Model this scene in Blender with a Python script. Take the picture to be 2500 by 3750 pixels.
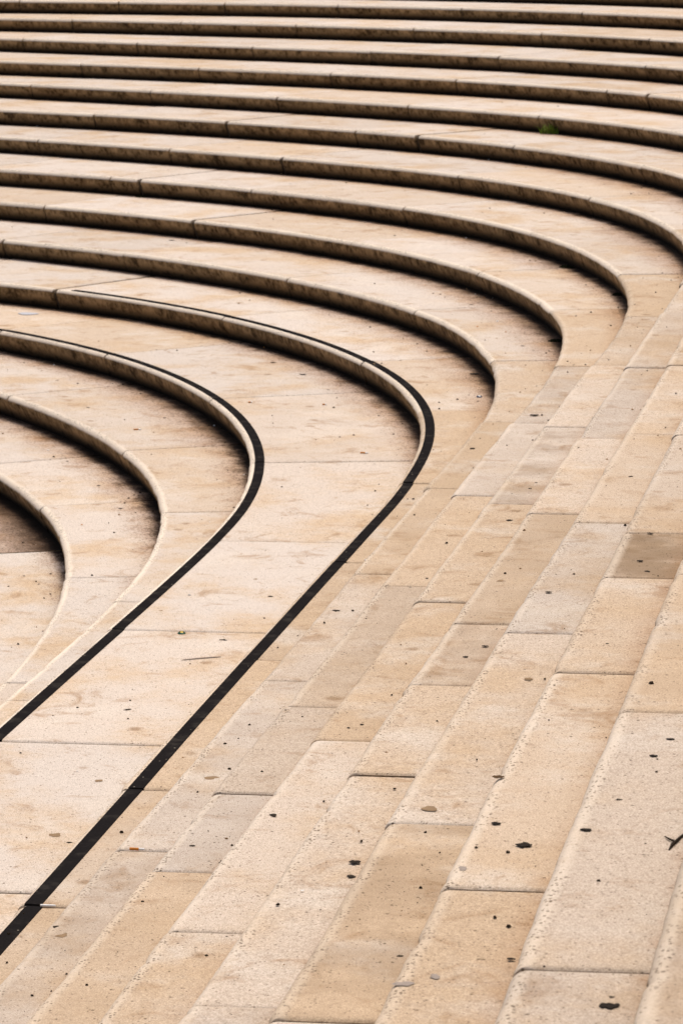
import bpy, bmesh, math, random
import numpy as np
from mathutils import Vector, Matrix

for o in list(bpy.data.objects):
    bpy.data.objects.remove(o, do_unlink=True)
SC = bpy.context.scene
COL = SC.collection
R = math.radians

# ------------------------------------------------------------------ camera
RISE = 0.15
CAM_Z = 3.6436
cam_data = bpy.data.cameras.new('camera')
cam_data.sensor_fit = 'VERTICAL'
cam_data.sensor_height = 36.0
cam_data.lens = 12000.0 / 3750.0 * 36.0
cam_data.clip_start = 0.1
cam_data.clip_end = 2000
cam_data.dof.use_dof = True
cam_data.dof.focus_distance = 10.0
cam_data.dof.aperture_fstop = 14.0
cam = bpy.data.objects.new('camera', cam_data)
COL.objects.link(cam)
cam.location = (0, 0, CAM_Z)
cam.rotation_euler = (R(90 - 11.3013), 0, 0)
SC.camera = cam

# ------------------------------------------------------------------ sky, sun, exposure
SUN_EL, SUN_AZ = R(71), R(24)           # azimuth from +Y (into the picture) towards +X
world = bpy.data.worlds.new('World')
SC.world = world
world.use_nodes = True
wn = world.node_tree
wn.nodes.clear()
sky = wn.nodes.new('ShaderNodeTexSky')
sky.sky_type = 'NISHITA'
sky.sun_disc = False
sky.sun_elevation = SUN_EL
sky.sun_rotation = SUN_AZ
sky.air_density = 1.0
sky.dust_density = 6.0
sky.ozone_density = 0.6
bg = wn.nodes.new('ShaderNodeBackground')
bg.inputs['Strength'].default_value = 0.10
wo = wn.nodes.new('ShaderNodeOutputWorld')
wn.links.new(sky.outputs[0], bg.inputs[0])
wn.links.new(bg.outputs[0], wo.inputs[0])

sun_data = bpy.data.lights.new('sun', 'SUN')
sun_data.energy = 1.75
sun_data.angle = R(24)
sun_data.color = (1.0, 0.93, 0.84)
sun = bpy.data.objects.new('sun', sun_data)
COL.objects.link(sun)
d = Vector((math.sin(SUN_AZ) * math.cos(SUN_EL), math.cos(SUN_AZ) * math.cos(SUN_EL), math.sin(SUN_EL)))
sun.rotation_euler = d.to_track_quat('Z', 'Y').to_euler()
sun.location = d * 60

SC.view_settings.view_transform = 'Standard'
SC.view_settings.look = 'None'
SC.view_settings.exposure = 0.58
SC.view_settings.gamma = 1.0
SC.view_settings.use_curve_mapping = False

# ------------------------------------------------------------------ survey: nosing lines of the steps in plan (metres), joints along them, litter
WIDE = [(8, 0.64341), (7, 0.64866), (9, 0.62241), (11, 0.5864), (9, 0.66592), (6, 0.63466), (4, 0.64291)]
STAINED = [(10, 0.25306, 0.8), (9, 0.20805, 0.42), (8, 0.20505, 0.4), (11, 0.15904, 0.3), (5, 0.27807, 0.3), (8, 0.27382, 0.4), (6, 0.43711, 0.25), (7, 0.35184, 0.45), (12, 0.14954, 0.45)]
CURVES = {
 1: [[-4.575,-2.705],[-4.443,-2.003],[-4.31,-1.301],[-4.178,-0.599],[-4.046,0.103],[-3.914,0.805],[-3.782,1.507],[-3.651,2.209],[-3.519,2.912],[-3.387,3.614],[-3.256,4.316],[-3.124,5.018],[-2.992,5.72],[-2.859,6.422],[-2.726,7.124],[-2.593,7.825],[-2.458,8.527],[-2.322,9.228],[-2.185,9.929],[-2.047,10.63],[-1.907,11.331],[-1.768,12.031],[-1.634,12.733],[-1.51,13.436],[-1.421,14.145],[-1.371,14.857],[-1.366,15.572],[-1.408,16.285],[-1.506,16.992],[-1.666,17.688],[-1.888,18.367],[-2.175,19.02],[-2.522,19.644],[-2.927,20.232],[-3.388,20.778],[-3.899,21.276],[-4.457,21.722],[-5.056,22.111],[-5.69,22.44],[-6.349,22.715],[-7.011,22.982],[-7.674,23.25],[-8.336,23.518],[-8.998,23.785],[-9.66,24.053],[-10.323,24.32],[-10.985,24.588],[-11.647,24.856],[-12.31,25.123],[-12.972,25.391],[-13.634,25.658],[-14.297,25.926]],
 2: [[-4.357,-3.029],[-4.225,-2.326],[-4.092,-1.623],[-3.96,-0.92],[-3.827,-0.218],[-3.695,0.485],[-3.562,1.188],[-3.43,1.891],[-3.297,2.594],[-3.165,3.297],[-3.032,3.999],[-2.9,4.702],[-2.768,5.405],[-2.637,6.108],[-2.507,6.812],[-2.376,7.515],[-2.246,8.218],[-2.116,8.921],[-1.986,9.625],[-1.855,10.328],[-1.723,11.031],[-1.59,11.733],[-1.455,12.436],[-1.317,13.138],[-1.186,13.841],[-1.066,14.546],[-0.97,15.254],[-0.926,15.968],[-0.938,16.683],[-1.011,17.394],[-1.144,18.097],[-1.339,18.785],[-1.593,19.453],[-1.902,20.098],[-2.259,20.717],[-2.661,21.309],[-3.105,21.869],[-3.591,22.394],[-4.115,22.88],[-4.675,23.325],[-5.267,23.726],[-5.887,24.081],[-6.533,24.388],[-7.196,24.658],[-7.859,24.926],[-8.522,25.194],[-9.185,25.462],[-9.848,25.73],[-10.511,25.998],[-11.175,26.265],[-11.838,26.533],[-12.501,26.801],[-13.164,27.069],[-13.827,27.337],[-14.49,27.605]],
 3: [[-3.996,-2.516],[-3.862,-1.804],[-3.728,-1.093],[-3.594,-0.381],[-3.459,0.331],[-3.325,1.042],[-3.191,1.754],[-3.057,2.466],[-2.923,3.177],[-2.789,3.889],[-2.654,4.601],[-2.521,5.313],[-2.387,6.024],[-2.255,6.736],[-2.122,7.448],[-1.99,8.16],[-1.858,8.872],[-1.726,9.585],[-1.594,10.297],[-1.461,11.008],[-1.326,11.72],[-1.191,12.431],[-1.054,13.143],[-0.917,13.854],[-0.782,14.565],[-0.656,15.278],[-0.55,15.995],[-0.494,16.717],[-0.491,17.441],[-0.546,18.163],[-0.659,18.878],[-0.834,19.58],[-1.072,20.264],[-1.375,20.921],[-1.746,21.543],[-2.18,22.122],[-2.675,22.65],[-3.223,23.123],[-3.815,23.54],[-4.447,23.894],[-5.11,24.185],[-5.781,24.456],[-6.453,24.727],[-7.124,24.999],[-7.796,25.27],[-8.467,25.541],[-9.139,25.813],[-9.81,26.084],[-10.481,26.355],[-11.153,26.626],[-11.824,26.898],[-12.496,27.169],[-13.167,27.44],[-13.839,27.712],[-14.51,27.983],[-15.182,28.254],[-15.853,28.525]],
 4: [[-3.248,-2.859],[-3.115,-2.152],[-2.982,-1.444],[-2.848,-0.737],[-2.715,-0.029],[-2.582,0.678],[-2.448,1.386],[-2.315,2.093],[-2.182,2.801],[-2.048,3.508],[-1.914,4.216],[-1.781,4.923],[-1.647,5.63],[-1.514,6.338],[-1.38,7.045],[-1.248,7.753],[-1.116,8.461],[-0.985,9.169],[-0.855,9.877],[-0.725,10.585],[-0.594,11.293],[-0.46,12.0],[-0.326,12.708],[-0.193,13.415],[-0.059,14.123],[0.076,14.83],[0.21,15.537],[0.319,16.249],[0.398,16.964],[0.429,17.683],[0.401,18.403],[0.311,19.117],[0.154,19.819],[-0.067,20.504],[-0.353,21.164],[-0.701,21.794],[-1.111,22.386],[-1.579,22.933],[-2.101,23.428],[-2.673,23.865],[-3.286,24.241],[-3.934,24.556],[-4.601,24.826],[-5.268,25.096],[-5.936,25.366],[-6.603,25.635],[-7.271,25.905],[-7.938,26.175],[-8.606,26.444],[-9.273,26.714],[-9.941,26.984],[-10.608,27.254],[-11.276,27.523],[-11.944,27.793],[-12.611,28.063],[-13.279,28.332],[-13.946,28.602],[-14.614,28.872],[-15.281,29.142],[-15.949,29.411]],
 5: [[-3.021,-3.097],[-2.888,-2.395],[-2.756,-1.694],[-2.624,-0.992],[-2.492,-0.29],[-2.359,0.412],[-2.227,1.113],[-2.094,1.815],[-1.962,2.517],[-1.829,3.219],[-1.697,3.92],[-1.564,4.622],[-1.432,5.324],[-1.3,6.026],[-1.169,6.728],[-1.039,7.43],[-0.909,8.132],[-0.779,8.834],[-0.647,9.536],[-0.513,10.238],[-0.38,10.939],[-0.249,11.641],[-0.12,12.344],[0.009,13.046],[0.139,13.748],[0.271,14.45],[0.405,15.152],[0.536,15.853],[0.663,16.556],[0.774,17.262],[0.844,17.972],[0.87,18.686],[0.839,19.399],[0.748,20.107],[0.588,20.803],[0.353,21.476],[0.049,22.122],[-0.312,22.738],[-0.724,23.321],[-1.178,23.872],[-1.67,24.39],[-2.195,24.873],[-2.753,25.32],[-3.338,25.729],[-3.949,26.098],[-4.584,26.425],[-5.239,26.708],[-5.901,26.976],[-6.563,27.243],[-7.226,27.511],[-7.888,27.778],[-8.55,28.046],[-9.212,28.313],[-9.874,28.581],[-10.536,28.848],[-11.198,29.116],[-11.86,29.383],[-12.523,29.651],[-13.185,29.918],[-13.847,30.186],[-14.509,30.453],[-15.171,30.721],[-15.833,30.988]],
 6: [[-2.708,-2.868],[-2.575,-2.163],[-2.442,-1.458],[-2.309,-0.752],[-2.176,-0.047],[-2.043,0.658],[-1.909,1.364],[-1.776,2.069],[-1.643,2.774],[-1.509,3.479],[-1.375,4.185],[-1.242,4.89],[-1.109,5.595],[-0.978,6.301],[-0.848,7.007],[-0.719,7.713],[-0.588,8.419],[-0.456,9.124],[-0.322,9.829],[-0.185,10.534],[-0.051,11.239],[0.08,11.945],[0.209,12.651],[0.338,13.357],[0.467,14.063],[0.599,14.769],[0.733,15.474],[0.868,16.179],[1.004,16.884],[1.13,17.59],[1.227,18.302],[1.291,19.016],[1.298,19.734],[1.246,20.45],[1.132,21.158],[0.956,21.854],[0.717,22.53],[0.411,23.179],[0.043,23.795],[-0.376,24.377],[-0.844,24.922],[-1.349,25.432],[-1.886,25.908],[-2.452,26.349],[-3.044,26.754],[-3.659,27.124],[-4.296,27.456],[-4.951,27.748],[-5.617,28.017],[-6.282,28.286],[-6.948,28.555],[-7.613,28.824],[-8.279,29.092],[-8.944,29.361],[-9.61,29.63],[-10.275,29.899],[-10.941,30.168],[-11.606,30.437],[-12.272,30.706],[-12.937,30.975],[-13.603,31.244],[-14.268,31.512],[-14.934,31.781],[-15.599,32.05],[-16.265,32.319]],
 7: [[-2.336,-2.393],[-2.203,-1.684],[-2.069,-0.976],[-1.936,-0.268],[-1.802,0.44],[-1.669,1.148],[-1.535,1.857],[-1.401,2.565],[-1.268,3.273],[-1.135,3.981],[-1.002,4.69],[-0.87,5.398],[-0.739,6.107],[-0.608,6.816],[-0.477,7.524],[-0.344,8.233],[-0.208,8.94],[-0.071,9.648],[0.063,10.356],[0.194,11.065],[0.326,11.773],[0.459,12.482],[0.591,13.19],[0.723,13.899],[0.854,14.607],[0.987,15.316],[1.121,16.024],[1.259,16.731],[1.399,17.438],[1.53,18.147],[1.641,18.859],[1.722,19.575],[1.751,20.295],[1.724,21.015],[1.639,21.73],[1.497,22.437],[1.291,23.127],[1.015,23.792],[0.674,24.427],[0.271,25.024],[-0.187,25.58],[-0.685,26.101],[-1.216,26.588],[-1.774,27.044],[-2.354,27.472],[-2.953,27.873],[-3.57,28.245],[-4.203,28.589],[-4.851,28.904],[-5.513,29.189],[-6.181,29.459],[-6.849,29.729],[-7.518,29.999],[-8.186,30.269],[-8.854,30.539],[-9.522,30.809],[-10.191,31.079],[-10.859,31.349],[-11.527,31.619],[-12.195,31.889],[-12.863,32.159],[-13.532,32.429],[-14.2,32.699],[-14.868,32.969],[-15.536,33.239],[-16.205,33.509],[-16.873,33.779]],
 8: [[-2.204,-3.19],[-2.072,-2.488],[-1.939,-1.785],[-1.807,-1.083],[-1.674,-0.381],[-1.542,0.321],[-1.409,1.023],[-1.277,1.725],[-1.144,2.427],[-1.012,3.129],[-0.88,3.831],[-0.748,4.534],[-0.617,5.236],[-0.487,5.939],[-0.357,6.641],[-0.226,7.344],[-0.094,8.046],[0.039,8.748],[0.171,9.45],[0.303,10.152],[0.437,10.854],[0.573,11.555],[0.705,12.257],[0.836,12.96],[0.966,13.662],[1.097,14.365],[1.229,15.067],[1.36,15.769],[1.492,16.472],[1.623,17.174],[1.755,17.876],[1.888,18.578],[2.016,19.281],[2.117,19.988],[2.186,20.699],[2.21,21.413],[2.184,22.127],[2.1,22.836],[1.951,23.535],[1.734,24.215],[1.445,24.868],[1.087,25.486],[0.672,26.067],[0.204,26.607],[-0.297,27.116],[-0.826,27.596],[-1.374,28.055],[-1.935,28.498],[-2.508,28.924],[-3.092,29.336],[-3.685,29.734],[-4.289,30.116],[-4.901,30.484],[-5.523,30.835],[-6.154,31.171],[-6.793,31.491],[-7.44,31.795],[-8.094,32.082],[-8.755,32.353],[-9.417,32.62],[-10.08,32.888],[-10.742,33.156],[-11.405,33.423],[-12.067,33.691],[-12.73,33.959],[-13.392,34.226],[-14.055,34.494],[-14.717,34.762],[-15.38,35.029],[-16.042,35.297]],
 9: [[-1.917,-3.132],[-1.783,-2.426],[-1.65,-1.72],[-1.517,-1.014],[-1.384,-0.308],[-1.251,0.397],[-1.118,1.103],[-0.985,1.809],[-0.853,2.515],[-0.722,3.221],[-0.59,3.927],[-0.459,4.634],[-0.327,5.34],[-0.195,6.046],[-0.063,6.752],[0.07,7.458],[0.204,8.163],[0.337,8.869],[0.471,9.575],[0.605,10.28],[0.742,10.985],[0.879,11.691],[1.012,12.396],[1.143,13.102],[1.274,13.809],[1.405,14.515],[1.536,15.221],[1.666,15.928],[1.796,16.634],[1.929,17.34],[2.062,18.046],[2.196,18.751],[2.327,19.457],[2.444,20.166],[2.545,20.877],[2.612,21.592],[2.641,22.31],[2.621,23.028],[2.544,23.742],[2.406,24.446],[2.199,25.134],[1.923,25.796],[1.58,26.427],[1.173,27.019],[0.718,27.574],[0.219,28.09],[-0.311,28.575],[-0.866,29.031],[-1.44,29.463],[-2.028,29.874],[-2.63,30.266],[-3.244,30.639],[-3.869,30.994],[-4.504,31.329],[-5.149,31.644],[-5.804,31.94],[-6.467,32.215],[-7.133,32.484],[-7.799,32.753],[-8.465,33.022],[-9.131,33.291],[-9.797,33.56],[-10.463,33.829],[-11.129,34.098],[-11.795,34.367],[-12.461,34.636],[-13.127,34.905],[-13.793,35.174],[-14.459,35.443],[-15.125,35.713],[-15.791,35.982],[-16.457,36.251]],
 10: [[-1.623,-3.041],[-1.491,-2.341],[-1.359,-1.642],[-1.226,-0.943],[-1.094,-0.243],[-0.962,0.456],[-0.829,1.156],[-0.697,1.855],[-0.564,2.554],[-0.432,3.254],[-0.3,3.953],[-0.17,4.653],[-0.041,5.353],[0.088,6.053],[0.218,6.753],[0.349,7.453],[0.483,8.152],[0.616,8.851],[0.748,9.551],[0.878,10.25],[1.009,10.95],[1.141,11.649],[1.274,12.349],[1.406,13.048],[1.539,13.747],[1.671,14.447],[1.804,15.146],[1.937,15.845],[2.07,16.545],[2.203,17.244],[2.337,17.943],[2.471,18.642],[2.605,19.341],[2.736,20.041],[2.861,20.742],[2.972,21.445],[3.06,22.151],[3.119,22.86],[3.133,23.572],[3.098,24.283],[2.999,24.987],[2.834,25.679],[2.597,26.35],[2.287,26.991],[1.913,27.596],[1.483,28.162],[1.004,28.689],[0.492,29.183],[-0.048,29.647],[-0.605,30.09],[-1.175,30.517],[-1.754,30.93],[-2.34,31.334],[-2.933,31.728],[-3.532,32.113],[-4.137,32.488],[-4.747,32.855],[-5.363,33.211],[-5.985,33.558],[-6.611,33.896],[-7.243,34.223],[-7.881,34.54],[-8.522,34.848],[-9.169,35.145],[-9.82,35.433],[-10.476,35.71],[-11.136,35.978],[-11.796,36.244],[-12.455,36.511],[-13.115,36.778],[-13.775,37.044],[-14.435,37.311],[-15.095,37.578],[-15.755,37.844],[-16.415,38.111]],
 11: [[-1.305,-2.856],[-1.172,-2.155],[-1.039,-1.453],[-0.906,-0.751],[-0.773,-0.049],[-0.64,0.652],[-0.506,1.354],[-0.373,2.055],[-0.239,2.757],[-0.106,3.459],[0.026,4.161],[0.156,4.863],[0.284,5.565],[0.414,6.268],[0.546,6.97],[0.677,7.672],[0.807,8.374],[0.937,9.076],[1.067,9.779],[1.198,10.481],[1.329,11.183],[1.461,11.885],[1.593,12.587],[1.725,13.288],[1.858,13.99],[1.991,14.692],[2.124,15.393],[2.258,16.095],[2.392,16.797],[2.526,17.498],[2.66,18.2],[2.795,18.901],[2.93,19.602],[3.064,20.304],[3.196,21.006],[3.319,21.709],[3.428,22.415],[3.515,23.124],[3.571,23.836],[3.59,24.55],[3.559,25.263],[3.474,25.972],[3.324,26.67],[3.107,27.35],[2.818,28.002],[2.457,28.618],[2.033,29.193],[1.555,29.723],[1.032,30.209],[0.48,30.662],[-0.098,31.081],[-0.691,31.479],[-1.296,31.859],[-1.91,32.223],[-2.532,32.575],[-3.161,32.913],[-3.797,33.239],[-4.439,33.551],[-5.087,33.852],[-5.741,34.138],[-6.401,34.412],[-7.063,34.68],[-7.725,34.947],[-8.387,35.215],[-9.049,35.482],[-9.712,35.75],[-10.374,36.017],[-11.036,36.285],[-11.698,36.552],[-12.36,36.82],[-13.023,37.087],[-13.685,37.355],[-14.347,37.623],[-15.009,37.89],[-15.671,38.158],[-16.334,38.425],[-16.996,38.693]],
 12: [[-1.054,-3.074],[-0.922,-2.376],[-0.791,-1.678],[-0.66,-0.979],[-0.53,-0.281],[-0.399,0.418],[-0.269,1.116],[-0.138,1.815],[-0.007,2.513],[0.124,3.211],[0.256,3.91],[0.388,4.608],[0.522,5.306],[0.656,6.003],[0.791,6.701],[0.923,7.399],[1.051,8.098],[1.179,8.797],[1.306,9.496],[1.434,10.195],[1.562,10.894],[1.691,11.593],[1.821,12.291],[1.951,12.99],[2.082,13.688],[2.213,14.387],[2.345,15.085],[2.477,15.783],[2.609,16.481],[2.742,17.18],[2.875,17.877],[3.008,18.575],[3.142,19.273],[3.277,19.971],[3.411,20.669],[3.545,21.367],[3.673,22.065],[3.795,22.765],[3.899,23.468],[3.984,24.174],[4.035,24.882],[4.049,25.593],[4.016,26.302],[3.928,27.007],[3.781,27.702],[3.565,28.379],[3.281,29.03],[2.927,29.646],[2.507,30.218],[2.032,30.746],[1.512,31.23],[0.957,31.673],[0.38,32.088],[-0.215,32.477],[-0.817,32.855],[-1.425,33.223],[-2.034,33.588],[-2.644,33.953],[-3.254,34.318],[-3.864,34.682],[-4.475,35.044],[-5.091,35.398],[-5.713,35.743],[-6.339,36.079],[-6.969,36.406],[-7.605,36.724],[-8.245,37.033],[-8.889,37.333],[-9.537,37.623],[-10.19,37.905],[-10.846,38.177],[-11.505,38.443],[-12.164,38.709],[-12.823,38.976],[-13.481,39.242],[-14.14,39.508],[-14.799,39.774],[-15.458,40.04],[-16.117,40.307],[-16.776,40.573]],
 13: [[-0.774,-3.012],[-0.641,-2.309],[-0.509,-1.607],[-0.376,-0.904],[-0.244,-0.201],[-0.111,0.502],[0.021,1.205],[0.154,1.907],[0.286,2.61],[0.418,3.313],[0.549,4.016],[0.679,4.719],[0.81,5.423],[0.94,6.126],[1.07,6.829],[1.2,7.532],[1.331,8.235],[1.462,8.939],[1.594,9.642],[1.725,10.344],[1.857,11.047],[1.99,11.75],[2.123,12.453],[2.256,13.156],[2.389,13.858],[2.522,14.561],[2.656,15.264],[2.789,15.966],[2.923,16.669],[3.057,17.371],[3.191,18.074],[3.325,18.776],[3.46,19.479],[3.595,20.181],[3.73,20.883],[3.865,21.586],[3.999,22.288],[4.13,22.991],[4.25,23.696],[4.356,24.403],[4.438,25.114],[4.49,25.827],[4.506,26.542],[4.478,27.257],[4.402,27.968],[4.27,28.67],[4.08,29.36],[3.826,30.028],[3.506,30.667],[3.123,31.271],[2.68,31.831],[2.185,32.347],[1.647,32.819],[1.075,33.247],[0.479,33.643],[-0.137,34.006],[-0.766,34.347],[-1.405,34.668],[-2.052,34.972],[-2.705,35.263],[-3.365,35.54],[-4.029,35.804],[-4.695,36.066],[-5.358,36.334],[-6.021,36.602],[-6.684,36.87],[-7.347,37.137],[-8.01,37.405],[-8.673,37.673],[-9.337,37.941],[-10.0,38.209],[-10.663,38.477],[-11.326,38.745],[-11.989,39.013],[-12.652,39.281],[-13.315,39.549],[-13.978,39.817],[-14.641,40.085],[-15.305,40.352],[-15.968,40.62],[-16.631,40.888],[-17.294,41.156]],
 14: [[-0.49,-2.991],[-0.358,-2.288],[-0.226,-1.584],[-0.093,-0.881],[0.039,-0.177],[0.172,0.526],[0.304,1.23],[0.437,1.933],[0.569,2.637],[0.701,3.341],[0.833,4.044],[0.963,4.748],[1.094,5.452],[1.224,6.156],[1.354,6.86],[1.484,7.564],[1.615,8.268],[1.746,8.972],[1.877,9.676],[2.009,10.379],[2.141,11.083],[2.274,11.786],[2.407,12.49],[2.54,13.193],[2.673,13.897],[2.807,14.6],[2.941,15.303],[3.074,16.006],[3.208,16.71],[3.341,17.413],[3.475,18.116],[3.609,18.82],[3.743,19.523],[3.877,20.226],[4.012,20.929],[4.146,21.632],[4.281,22.335],[4.416,23.039],[4.549,23.742],[4.678,24.446],[4.796,25.152],[4.9,25.861],[4.979,26.572],[5.028,27.286],[5.04,28.002],[5.003,28.717],[4.914,29.427],[4.764,30.127],[4.552,30.81],[4.273,31.469],[3.928,32.096],[3.522,32.685],[3.058,33.23],[2.544,33.728],[1.989,34.18],[1.4,34.587],[0.786,34.954],[0.15,35.282],[-0.502,35.578],[-1.167,35.843],[-1.843,36.079],[-2.528,36.288],[-3.22,36.47],[-3.919,36.625],[-4.617,36.781],[-5.286,37.035],[-5.95,37.303],[-6.614,37.571],[-7.278,37.839],[-7.941,38.107],[-8.605,38.376],[-9.269,38.644],[-9.933,38.912],[-10.597,39.18],[-11.26,39.448],[-11.924,39.717],[-12.588,39.985],[-13.252,40.253],[-13.915,40.521],[-14.579,40.789],[-15.243,41.057],[-15.907,41.326],[-16.571,41.594],[-17.234,41.862]],
 15: [[-0.204,-2.95],[-0.041,-2.083],[0.122,-1.216],[0.286,-0.349],[0.449,0.519],[0.612,1.386],[0.775,2.253],[0.938,3.12],[1.1,3.987],[1.261,4.854],[1.422,5.722],[1.582,6.59],[1.743,7.457],[1.904,8.325],[2.065,9.192],[2.227,10.06],[2.389,10.927],[2.552,11.794],[2.716,12.661],[2.88,13.528],[3.045,14.395],[3.209,15.261],[3.374,16.128],[3.539,16.995],[3.703,17.862],[3.868,18.729],[4.032,19.595],[4.197,20.462],[4.362,21.329],[4.53,22.195],[4.7,23.061],[4.872,23.926],[5.045,24.791],[5.212,25.658],[5.365,26.527],[5.49,27.4],[5.571,28.278],[5.594,29.16],[5.547,30.04],[5.416,30.912],[5.192,31.764],[4.868,32.584],[4.44,33.355],[3.912,34.06],[3.301,34.695],[2.621,35.256],[1.885,35.742],[1.107,36.155],[0.295,36.501],[-0.543,36.777],[-1.397,36.996],[-2.261,37.176],[-3.131,37.32],[-4.003,37.457],[-4.852,37.687],[-5.687,37.974],[-6.516,38.276],[-7.338,38.595],[-8.157,38.924],[-8.975,39.255],[-9.793,39.585],[-10.611,39.916],[-11.429,40.246],[-12.247,40.577],[-13.065,40.907],[-13.883,41.238],[-14.701,41.569],[-15.519,41.899],[-16.337,42.23],[-17.155,42.56]],
 16: [[0.083,-2.908],[0.25,-2.02],[0.417,-1.131],[0.584,-0.243],[0.751,0.646],[0.918,1.535],[1.085,2.423],[1.252,3.312],[1.418,4.201],[1.583,5.089],[1.748,5.978],[1.912,6.868],[2.077,7.757],[2.241,8.646],[2.406,9.535],[2.572,10.423],[2.739,11.312],[2.906,12.201],[3.074,13.089],[3.242,13.977],[3.411,14.866],[3.58,15.754],[3.749,16.642],[3.917,17.53],[4.086,18.419],[4.254,19.307],[4.422,20.195],[4.591,21.084],[4.76,21.972],[4.933,22.859],[5.11,23.746],[5.294,24.631],[5.482,25.516],[5.668,26.4],[5.846,27.287],[5.998,28.178],[6.11,29.075],[6.168,29.977],[6.154,30.88],[6.056,31.778],[5.861,32.66],[5.561,33.512],[5.149,34.316],[4.627,35.053],[4.012,35.714],[3.319,36.292],[2.561,36.783],[1.752,37.186],[0.906,37.503],[0.03,37.728],[-0.86,37.883],[-1.756,38.001],[-2.656,38.086],[-3.557,38.169],[-4.44,38.35],[-5.309,38.601],[-6.168,38.882],[-7.016,39.195],[-7.855,39.532],[-8.693,39.871],[-9.532,40.21],[-10.37,40.549],[-11.208,40.887],[-12.047,41.226],[-12.885,41.565],[-13.723,41.903],[-14.562,42.242],[-15.4,42.581],[-16.238,42.919],[-17.076,43.258]],
 17: [[0.37,-2.867],[0.541,-1.956],[0.712,-1.045],[0.883,-0.135],[1.054,0.776],[1.225,1.686],[1.396,2.597],[1.567,3.508],[1.737,4.419],[1.906,5.33],[2.075,6.241],[2.243,7.152],[2.412,8.063],[2.58,8.974],[2.749,9.885],[2.919,10.796],[3.09,11.707],[3.262,12.617],[3.434,13.528],[3.607,14.438],[3.78,15.348],[3.953,16.258],[4.126,17.169],[4.298,18.079],[4.471,18.989],[4.643,19.9],[4.815,20.81],[4.987,21.721],[5.161,22.631],[5.339,23.54],[5.525,24.448],[5.72,25.354],[5.924,26.258],[6.13,27.161],[6.331,28.065],[6.51,28.974],[6.653,29.89],[6.742,30.811],[6.762,31.737],[6.694,32.66],[6.527,33.571],[6.249,34.454],[5.85,35.289],[5.333,36.056],[4.713,36.743],[4.005,37.338],[3.223,37.832],[2.383,38.222],[1.501,38.503],[0.591,38.676],[-0.33,38.769],[-1.255,38.825],[-2.181,38.853],[-3.107,38.883],[-4.022,39.015],[-4.923,39.229],[-5.813,39.486],[-6.687,39.794],[-7.547,40.138],[-8.406,40.485],[-9.266,40.832],[-10.125,41.179],[-10.984,41.526],[-11.843,41.874],[-12.702,42.221],[-13.561,42.568],[-14.42,42.915],[-15.279,43.262],[-16.138,43.609],[-16.997,43.956]],
}
JOINTS = {14: [0.64066, 0.66567, 0.69042, 0.71268, 0.73343, 0.75269], 13: [0.63491, 0.66166, 0.68567, 0.70918, 0.73168], 12: [0.60065, 0.63366, 0.66041, 0.68517, 0.70993, 0.73543], 11: [0.16079, 0.1953, 0.5864, 0.5969, 0.63141, 0.65816, 0.68617, 0.71143], 10: [0.18755, 0.22381, 0.24656, 0.25957, 0.29482, 0.60265, 0.63291, 0.66191, 0.69017, 0.71768], 9: [0.21505, 0.25481, 0.28807, 0.32408, 0.36059, 0.55914, 0.5984, 0.62241, 0.63666, 0.66592, 0.69567], 8: [0.20555, 0.24331, 0.26357, 0.28032, 0.31783, 0.39285, 0.43311, 0.51713, 0.56089, 0.60065, 0.64341, 0.66942, 0.70017], 7: [0.2163, 0.25456, 0.29432, 0.33258, 0.37209, 0.41235, 0.45211, 0.49262, 0.54339, 0.58415, 0.62241, 0.64866, 0.65541], 6: [0.25581, 0.27282, 0.29532, 0.33583, 0.37609, 0.41761, 0.45837, 0.50838, 0.55014, 0.5929, 0.63466], 5: [0.28632, 0.33333, 0.37434, 0.41711, 0.45937, 0.50713, 0.55739, 0.5999, 0.64391], 4: [0.29107, 0.32058, 0.36359, 0.4066, 0.45086, 0.50163, 0.54589, 0.5979, 0.64291], 3: [0.31258, 0.35634, 0.40085, 0.44686, 0.49763, 0.55014, 0.5984], 2: [0.41836, 0.46562, 0.51938, 0.56714, 0.62266], 1: [0.45912, 0.51663, 0.56739]}
STRIP4_STOP, STRIP4_END = 0.63941, 0.64261
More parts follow.
